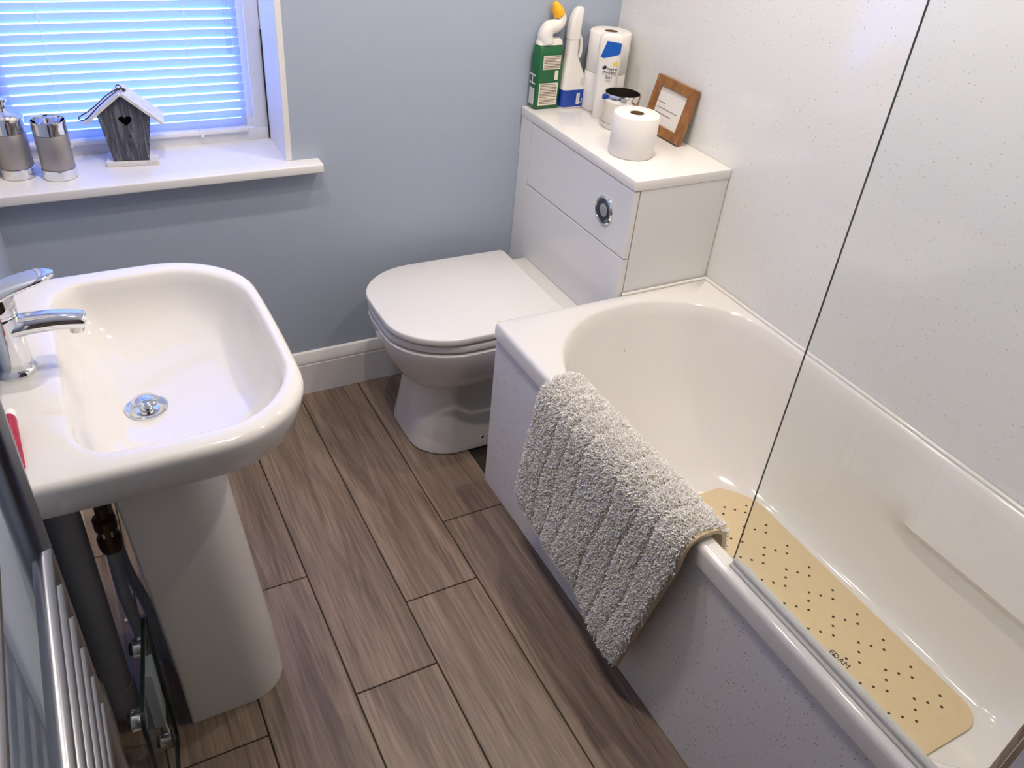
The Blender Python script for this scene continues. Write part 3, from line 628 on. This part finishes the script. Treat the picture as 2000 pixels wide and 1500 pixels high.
# stacked toilet rolls
def toilet_roll(c, label, group=None, r=0.0625, h=0.114):
    o = tag(empty('toilet_roll', c), label, 'toilet roll', group)
    lathe('tissue', [(0.0195, 0.002), (0.021, 0.0), (r-0.003, 0.0), (r, 0.003), (r, h-0.003), (r-0.003, h), (0.021, h), (0.0195, h-0.002), (0.0195, 0.002)], M_paper, o, c, 48, False, False, 50)
    lathe('card_core', [(0.0194, 0.001), (0.0194, h-0.001), (0.0180, h-0.001), (0.0180, 0.001), (0.0194, 0.001)], M_card, o, c, 32, False, False, 50)
    return o
SX, SYR = 0.622, -0.074
toilet_roll((SX, SYR, Z1), 'white toilet roll at the bottom of the stack in the corner', 'stacked toilet rolls')
toilet_roll((SX+0.001, SYR, Z1+0.1145), 'white toilet roll on top of the stack in the corner', 'stacked toilet rolls')
toilet_roll((0.484, -0.443, Z1), 'single white toilet roll standing at the near end of the cistern top', None, 0.063, 0.112)

# green toilet cleaner bottle
gb = tag(empty('cleaner_bottle', (0.44, -0.03, Z1)), 'green toilet cleaner bottle with white bent neck and yellow cap', 'bottle')
def gsec(x0, x1, y0, y1, z, r): return ring(rr(x0, x1, y0, y1, r, 5, 1), z)
y0, y1 = -0.047, -0.004
loft('body', [gsec(0.400, 0.482, y0+.003, y1-.003, Z1, 0.008), gsec(0.397, 0.485, y0, y1, Z1+0.004, 0.010), gsec(0.396, 0.486, y0, y1, Z1+0.10, 0.011), gsec(0.393, 0.486, y0+.001, y1, Z1+0.15, 0.012), gsec(0.397, 0.484, y0+.003, y1-.001, Z1+0.182, 0.014), gsec(0.402, 0.480, y0+.006, y1-.003, Z1+0.186, 0.015)], M_green, gb, True, True, 45)
loft('shoulder', [gsec(0.3985, 0.4835, y0+.004, y1-.002, Z1+0.1862, 0.015), gsec(0.400, 0.482, y0+.005, y1-.002, Z1+0.196, 0.016), gsec(0.404, 0.475, y0+.008, y1-.005, Z1+0.203, 0.014)], M_white_pl, gb, True, True, 45)
nk = spline([(0.428, -0.026, Z1+0.192), (0.424, -0.026, Z1+0.212), (0.434, -0.026, Z1+0.231), (0.455, -0.026, Z1+0.236), (0.470, -0.026, Z1+0.248), (0.470, -0.026, Z1+0.262), (0.462, -0.026, Z1+0.270)], 6)
tube('bent_neck', nk, [0.0245-0.010*i/(len(nk)-1) for i in range(len(nk))], M_white_pl, gb, 18)
cp = spline([(0.466, -0.026, Z1+0.264), (0.460, -0.026, Z1+0.276), (0.452, -0.026, Z1+0.290), (0.446, -0.026, Z1+0.302)], 5)
tube('yellow_cap', cp, [0.0155, 0.0175, 0.018, 0.018, 0.0178, 0.0175, 0.017, 0.0165, 0.0155, 0.0145, 0.013, 0.0115, 0.010, 0.0085, 0.007, 0.0045][:len(cp)], M_yellow, gb, 18)
fy = y0-0.0004
def panel(name, x0, x1, z0, z1, m, parent, y=fy): return box(name, (x0, y-0.0002, z0), (x1, y+0.0003, z1), m, parent)
lb = panel('label_panel', 0.414, 0.474, Z1+0.118, Z1+0.158, M_label, gb)
lb2 = panel('label_panel', 0.408, 0.473, Z1+0.012, Z1+0.078, M_label, gb)
def print_lines(parent, x0, x1, zt, zb, n, y):
    bm = bmesh.new(); r_ = random.Random(n)
    for i in range(n):
        z = zt+(zb-zt)*i/(n-1); e = x1-(x1-x0)*r_.choice([0, 0, 0.08, 0.3, 0.5]); bm_box(bm, (x0, y-0.0003, z-0.0008), (e, y, z+0.0008))
    return from_bm('small_print', bm, M_print, parent, 0)
print_lines(lb, 0.417, 0.472, Z1+0.154, Z1+0.123, 8, fy-0.0002); print_lines(lb2, 0.411, 0.470, Z1+0.074, Z1+0.018, 13, fy-0.0002)
panel('warning_mark', 0.458, 0.470, Z1+0.086, Z1+0.114, M_label, gb)
text('side_letter', 'H', 0.050, (0.3957, -0.026, Z1+0.088), (0, 0, 1), (0, 1, 0), M_silver, gb)
sb = box('side_label', (0.3952, -0.040, Z1+0.014), (0.3962, -0.012, Z1+0.062), M_silver, gb)

# white spray bottle with blue base label
sb = tag(empty('spray_bottle', (0.53, -0.045, Z1)), 'white spray bottle with a blue label around its base', 'bottle')
def ssec(cx, hw, cy, hd, z, r): return ring(rr(cx-hw, cx+hw, cy-hd, cy+hd, r, 5, 1), z)
loft('body', [ssec(0.5305, 0.040, -0.035, 0.022, Z1, 0.010), ssec(0.5305, 0.0425, -0.035, 0.0245, Z1+0.004, 0.012), ssec(0.5305, 0.0425, -0.035, 0.0245, Z1+0.056, 0.012), ssec(0.530, 0.041, -0.035, 0.024, Z1+0.075, 0.012), ssec(0.527, 0.036, -0.034, 0.022, Z1+0.10, 0.012), ssec(0.522, 0.028, -0.033, 0.02, Z1+0.125, 0.012), ssec(0.518, 0.0185, -0.032, 0.017, Z1+0.155, 0.011), ssec(0.5175, 0.0165, -0.032, 0.016, Z1+0.20, 0.011)], M_white_pl, sb, True, True, 45)
loft('label_band', [ssec(0.5305, 0.0429, -0.035, 0.0249, Z1+0.0045, 0.0123), ssec(0.5305, 0.0429, -0.035, 0.0249, Z1+0.056, 0.0123)], M_blue, sb, False, False, 45)
loft('spray_head', [ssec(0.5175, 0.0185, -0.032, 0.017, Z1+0.2005, 0.010), ssec(0.518, 0.019, -0.032, 0.017, Z1+0.235, 0.010), ssec(0.522, 0.0175, -0.032, 0.015, Z1+0.262, 0.009), ssec(0.528, 0.014, -0.032, 0.012, Z1+0.282, 0.008), ssec(0.530, 0.008, -0.032, 0.008, Z1+0.289, 0.006)], M_white_pl, sb, True, True, 45)
tube('trigger', spline([(0.532, -0.034, Z1+0.215), (0.545, -0.034, Z1+0.195), (0.549, -0.034, Z1+0.165), (0.545, -0.034, Z1+0.145)], 5), 0.006, M_white_pl, sb, 10)
yb = -0.0604
panel('label_patch', 0.537, 0.549, Z1+0.012, Z1+0.046, M_silver, sb, yb)
text('label_letters', 'UA', 0.020, (0.559, yb, Z1+0.022), (1, 0, 0), (0, 0, 1), M_label, sb)
panel('grey_print', 0.546, 0.560, Z1+0.066, Z1+0.092, M_silver, sb, -0.0590)

# shampoo bottle standing in front of the stack
sx, sy = 0.571, -0.158
rv = Vector((0.80, -0.60, 0)); fv = Vector((-0.60, -0.80, 0))
sm = tag(empty('shampoo_bottle', (sx, sy, Z1)), 'white shampoo bottle with blue patch in front of the stacked rolls', 'bottle')
def hsec(hw, hd, z, r, dx=0.0):
    return [Vector((sx, sy, 0))+rv*(a+dx)+fv*b+Vector((0, 0, z)) for a, b in rr(-hw, hw, -hd, hd, r, 6, 2)]
loft('body', [hsec(0.026, 0.013, Z1, 0.010), hsec(0.028, 0.0145, Z1+0.004, 0.012), hsec(0.030, 0.0155, Z1+0.06, 0.014), hsec(0.034, 0.0165, Z1+0.15, 0.015), hsec(0.036, 0.0165, Z1+0.20, 0.015), hsec(0.036, 0.0160, Z1+0.226, 0.0145), hsec(0.031, 0.013, Z1+0.239, 0.012), hsec(0.022, 0.009, Z1+0.244, 0.008)], M_white_pl, sm, True, True, 45)
def hp(a, z, o=0.0171): return Vector((sx, sy, 0))+rv*a+fv*o+Vector((0, 0, z))
pts = [(-0.026, 0.150), (-0.016, 0.146), (0.026, 0.160), (0.030, 0.168), (0.030, 0.192), (-0.012, 0.194)]
pyd('blue_patch', [hp(a, Z1+0.030+z) for a, z in pts]+[hp(a, Z1+0.030+z, 0.016) for a, z in pts], [tuple(range(6)), tuple(range(11, 5, -1))]+[(i, (i+1) % 6, 6+(i+1) % 6, 6+i) for i in range(6)], M_bluedecal, sm, 0)
yp = [(0.012, 0.128), (0.028, 0.128), (0.028, 0.142), (0.012, 0.137)]
pyd('yellow_patch', [hp(a, Z1+0.030+z) for a, z in yp], [(0, 1, 2, 3)], M_yellowprint, sm, 0)
bl_ = [(-0.010+0.006*math.cos(k*PI/6)+0.002*math.sin(k*PI/6), 0.1205+0.006*math.sin(k*PI/6)) for k in range(12)]
pyd('round_emblem', [hp(a, Z1+0.030+z) for a, z in bl_], [tuple(range(12))], M_ink, sm, 0)
text('brand_print', 'head &', 0.0105, hp(0.013, Z1+0.1485), rv, (0, 0, 1), M_ink, sm)
text('brand_print', 'shoulders', 0.0105, hp(0.006, Z1+0.1385), rv, (0, 0, 1), M_ink, sm)
text('type_print', '2in1', 0.013, hp(0.006, Z1+0.124), rv, (0, 0, 1), M_ink, sm)
bm = bmesh.new()
for a0, a1, z in ((-0.016, 0.026, 0.1022), (-0.004, 0.014, 0.0845), (-0.002, 0.012, 0.0805)):
    vv = [bm.verts.new(hp(a0, Z1+0.030+z-0.0005)), bm.verts.new(hp(a1, Z1+0.030+z-0.0005)), bm.verts.new(hp(a1, Z1+0.030+z+0.0005)), bm.verts.new(hp(a0, Z1+0.030+z+0.0005))]; bm.faces.new(vv)
from_bm('small_print', bm, M_greyprint, sm, 0)

# polished metal cup
mc = tag(empty('metal_cup', (0.576, -0.242, Z1)), 'shiny metal cup with small side handle behind the front toilet roll', 'cup')
cc = (0.576, -0.242, Z1)
lathe('cup_body', [(0.0, 0.0), (0.049, 0.0), (0.051, 0.002), (0.0515, 0.016), (0.0508, 0.017), (0.0515, 0.018), (0.0515, 0.074), (0.0525, 0.076), (0.0535, 0.098), (0.0525, 0.1005), (0.0505, 0.099), (0.0495, 0.075), (0.0495, 0.006), (0.0, 0.005)], M_steel_sat, mc, cc, 48, False, False, 30)
lathe('rim_band', [(0.0520, 0.0775), (0.0538, 0.079), (0.0542, 0.097), (0.0530, 0.0995)], M_chrome, mc, cc, 48, False, False, 60)
box('handle', (-0.012, -0.005, 0.0), (0.002, 0.005, 0.014), M_blue, mc, 0.002, 2, Matrix.Translation((cc[0]-0.0535, cc[1]+0.004, Z1+0.084)))

# wooden picture frame leaning on the panel wall
pf_ = tag(empty('picture_frame', (0.665, -0.35, Z1)), 'small square oak frame with a printed white notice against the wall', 'picture frame')
FW, FH, FB = 0.178, 0.155, 0.027
tl = math.atan2(0.034, 0.15)
# local: x' along -y (viewer's right), y' up the frame, z' out of the front (towards -x)
ex = Vector((0, -1, 0)); ey = Vector((math.sin(tl), 0, math.cos(tl))); ez = ex.cross(ey)
if ez.x > 0: ez = -ez
oF = Vector((0.6445, -0.262, Z1+0.0045))
FM = Matrix(((ex.x, ey.x, ez.x, oF.x), (ex.y, ey.y, ez.y, oF.y), (ex.z, ey.z, ez.z, oF.z), (0, 0, 0, 1)))
th = 0.018
def fbar(a, b):       # mitred bar between outer corners a,b
    pass
def mitre(name, pts):
    v = [FM @ Vector((x, y, 0.0)) for x, y in pts]+[FM @ Vector((x, y, -th)) for x, y in pts]
    bm = bmesh.new(); vv = [bm.verts.new(p) for p in v]
    bm.faces.new(vv[:4]); bm.faces.new(vv[7:3:-1])
    for i in range(4): bm.faces.new((vv[i], vv[(i+1) % 4], vv[4+(i+1) % 4], vv[4+i]))
    bmesh.ops.recalc_face_normals(bm, faces=bm.faces)
    bmesh.ops.bevel(bm, geom=list(bm.edges), offset=0.0012, segments=1, affect='EDGES')
    return from_bm(name, bm, M_oak, pf_, 30)
mitre('frame_bar', [(0, 0), (FW, 0), (FW-FB, FB), (FB, FB)]); mitre('frame_bar', [(0, FH), (FB, FH-FB), (FW-FB, FH-FB), (FW, FH)])
mitre('frame_bar', [(0, 0), (FB, FB), (FB, FH-FB), (0, FH)]); mitre('frame_bar', [(FW, 0), (FW, FH), (FW-FB, FH-FB), (FW-FB, FB)])
nb = bmesh.new(); bm_box(nb, (FB-0.003, FB-0.003, -0.010), (FW-FB+0.003, FH-FB+0.003, -0.007), 0, 2, FM); no = from_bm('notice', nb, M_notice, pf_)
nb = bmesh.new()
for (a, b, h) in ((0.034, 0.064, 0.086), (0.034, 0.128, 0.071), (0.034, 0.106, 0.056)):
    x = a; r_ = random.Random(int(h*1000))
    while x < b:
        e = min(b, x+r_.uniform(0.005, 0.013)); bm_box(nb, (x, h-0.0017, -0.0070), (e, h+0.0017, -0.0066), 0, 2, FM); x = e+0.0016
from_bm('notice_print', nb, M_greyprint, no)
nb = bmesh.new(); bm_box(nb, (0.004, 0.004, -th-0.0025), (FW-0.004, FH-0.004, -th+0.002), 0, 2, FM); from_bm('back_board', nb, M_card, pf_)

# ------------------------------------------------------------------ things on the window sill
Z2 = WZ0+0.0004
def canister(c, label, lid):
    o = tag(empty('canister', c), label, 'canister', 'canisters on the window sill')
    r = 0.0385
    lathe('base_band', [(r-0.002, 0.0), (r+0.0012, 0.001), (r+0.0015, 0.024), (r-0.001, 0.026)], M_chrome, o, c, 44, True, True, 40)
    lathe('sleeve', [(r-0.0006, 0.0262), (r, 0.027), (r, 0.111), (r-0.0006, 0.112)], M_steel, o, c, 44, False, False, 40)
    prof = [(r-0.001, 0.112), (r+0.001, 0.114), (r+0.0012, 0.138), (r+0.003, 0.144), (r+0.0025, 0.1455)]
    prof += [(r-0.001, 0.144), (r-0.003, 0.136), (r-0.003, 0.03), (0.0, 0.029)]
    lathe('neck_band', prof, M_chrome, o, c, 44, False, False, 40)
    if lid:
        lathe('lid', [(r+0.0035, 0.1458), (r+0.003, 0.150), (r-0.006, 0.160), (0.016, 0.166), (0.012, 0.169), (0.0, 0.169)], M_steel_sat, o, c, 40, True, False, 40)
        lathe('knob', [(0.009, 0.1692), (0.010, 0.180), (0.014, 0.184), (0.015, 0.190), (0.010, 0.195), (0.0, 0.196)], M_chrome, o, c, 24, True, False, 40)
    return o
canister((-0.918, 0.050, Z2), 'open brushed steel tumbler with chrome bands next to the birdhouse', False)
canister((-1.009, 0.082, Z2), 'lidded brushed steel canister with chrome bands at the left edge', True)

bh = tag(empty('birdhouse', (-0.735, 0.115, Z2)), 'small grey and white wooden birdhouse with heart-shaped hole on the sill', 'birdhouse')
box('base_board', (-0.803, 0.080, Z2), (-0.675, 0.164, Z2+0.011), M_birdwhite, bh, 0.001, 1)
FY = 0.088; ZB_ = Z2+0.0115
# front: tapering pentagon with a heart hole
pent = [(-0.7835, 0.0), (-0.6975, 0.0), (-0.6785, 0.114), (-0.739, 0.172), (-0.8025, 0.120)]
heart = []
for k in range(28):
    t = 2*PI*k/28; hx = 16*math.sin(t)**3; hz = 13*math.cos(t)-5*math.cos(2*t)-2*math.cos(3*t)-math.cos(4*t); heart.append((-0.7385+hx*0.00102, 0.106+hz*0.00100))
def poly_with_hole(name, outer, hole, y0, y1, z0, m, parent):
    bm = bmesh.new()
    ov = [bm.verts.new((x, y0, z0+z)) for x, z in outer]; hv_ = [bm.verts.new((x, y0, z0+z)) for x, z in hole]
    es = [bm.edges.new((ov[i], ov[(i+1) % len(ov)])) for i in range(len(ov))]+[bm.edges.new((hv_[i], hv_[(i+1) % len(hv_)])) for i in range(len(hv_))]
    bmesh.ops.triangle_fill(bm, edges=es, use_beauty=True, use_dissolve=False)
    r_ = bmesh.ops.extrude_face_region(bm, geom=list(bm.faces))
    for v in [g_ for g_ in r_['geom'] if isinstance(g_, bmesh.types.BMVert)]: v.co.y = y1
    return from_bm(name, bm, m, parent, 30)
poly_with_hole('front_board', pent, heart, FY, FY+0.006, ZB_, M_birdgrey, bh)
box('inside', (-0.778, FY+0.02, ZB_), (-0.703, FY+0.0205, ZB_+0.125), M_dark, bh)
pyd('back_board', [(x, FY+0.060, ZB_+z) for x, z in pent]+[(x, FY+0.066, ZB_+z) for x, z in pent], [tuple(range(5)), tuple(range(9, 4, -1))]+[(i, (i+1) % 5, 5+(i+1) % 5, 5+i) for i in range(5)], M_birdwhite, bh, 0)
def board(name, a, b, t, ya, yb, m, sgn=1):
    dx, dz = b[0]-a[0], b[1]-a[1]; l = math.hypot(dx, dz); nx, nz = -dz/l*t*sgn, dx/l*t*sgn
    p = [(a[0], a[1]), (b[0], b[1]), (b[0]+nx, b[1]+nz), (a[0]+nx, a[1]+nz)]
    v = [(x, ya, ZB_+z) for x, z in p]+[(x, yb, ZB_+z) for x, z in p]
    return pyd(name, v, [(0, 1, 2, 3), (7, 6, 5, 4)]+[(i, (i+1) % 4, 4+(i+1) % 4, 4+i) for i in range(4)], m, bh, 0)
board('side_board', (-0.7805, 0.0), (-0.7985, 0.118), 0.005, FY+0.0062, FY+0.0598, M_birdwhite, -1)
board('side_board', (-0.7005, 0.0), (-0.6825, 0.112), 0.005, FY+0.0062, FY+0.0598, M_birdwhite, 1)
board('roof_board', (-0.830, 0.101), (-0.739, 0.1735), 0.007, FY-0.012, FY+0.074, M_birdwhite, 1)
board('roof_board', (-0.7392, 0.1735), (-0.6515, 0.096), 0.007, FY-0.012, FY+0.074, M_birdwhite, 1)
ry = FY+0.010
tube('hook_eye', [(-0.741+0.0055*math.cos(a), ry, ZB_+0.1885+0.0055*math.sin(a)) for a in [i*PI/7-1.2 for i in range(13)]], 0.0012, M_wire, bh, 8)
tube('twine_knot', spline([(-0.741, ry, ZB_+0.1825), (-0.734, ry-0.004, ZB_+0.1865), (-0.727, ry+0.002, ZB_+0.1805), (-0.733, ry+0.004, ZB_+0.1775)], 5), 0.0028, M_twine, bh, 8)
tube('twine_loop', spline([(-0.741, ry, ZB_+0.1855), (-0.770, ry-0.004, ZB_+0.1705), (-0.806, ry-0.020, ZB_+0.1445), (-0.836, ry-0.024, ZB_+0.1265), (-0.843, ry-0.025, ZB_+0.1205), (-0.838, ry-0.025, ZB_+0.1145), (-0.822, ry-0.022, ZB_+0.1205), (-0.797, ry-0.018, ZB_+0.1435), (-0.765, ry-0.016, ZB_+0.1695), (-0.741, ry, ZB_+0.1835)], 6), 0.0014, M_wire, bh, 8)
lathe('peg_hole', [(0.0, 0), (0.003, 0), (0.003, 0.0006)], M_dark, bh, (0, 0, 0), 12, False, True, 30, Matrix.Translation((-0.733, FY, ZB_+0.066)) @ Matrix.Rotation(PI/2, 4, 'X'))
for (x, z) in ((-0.7945, 0.108), (-0.6845, 0.102), (-0.7915, 0.065), (-0.690, 0.050), (-0.6985, 0.012)):
    lathe('nail', [(0.0, 0), (0.0013, 0), (0.0013, 0.0004)], M_silver, bh, (0, 0, 0), 8, False, True, 30, Matrix.Translation((x, FY, ZB_+z)) @ Matrix.Rotation(PI/2, 4, 'X'))

bh.rotation_euler = (0, 0, math.radians(-9)); bh.location.y -= 0.012
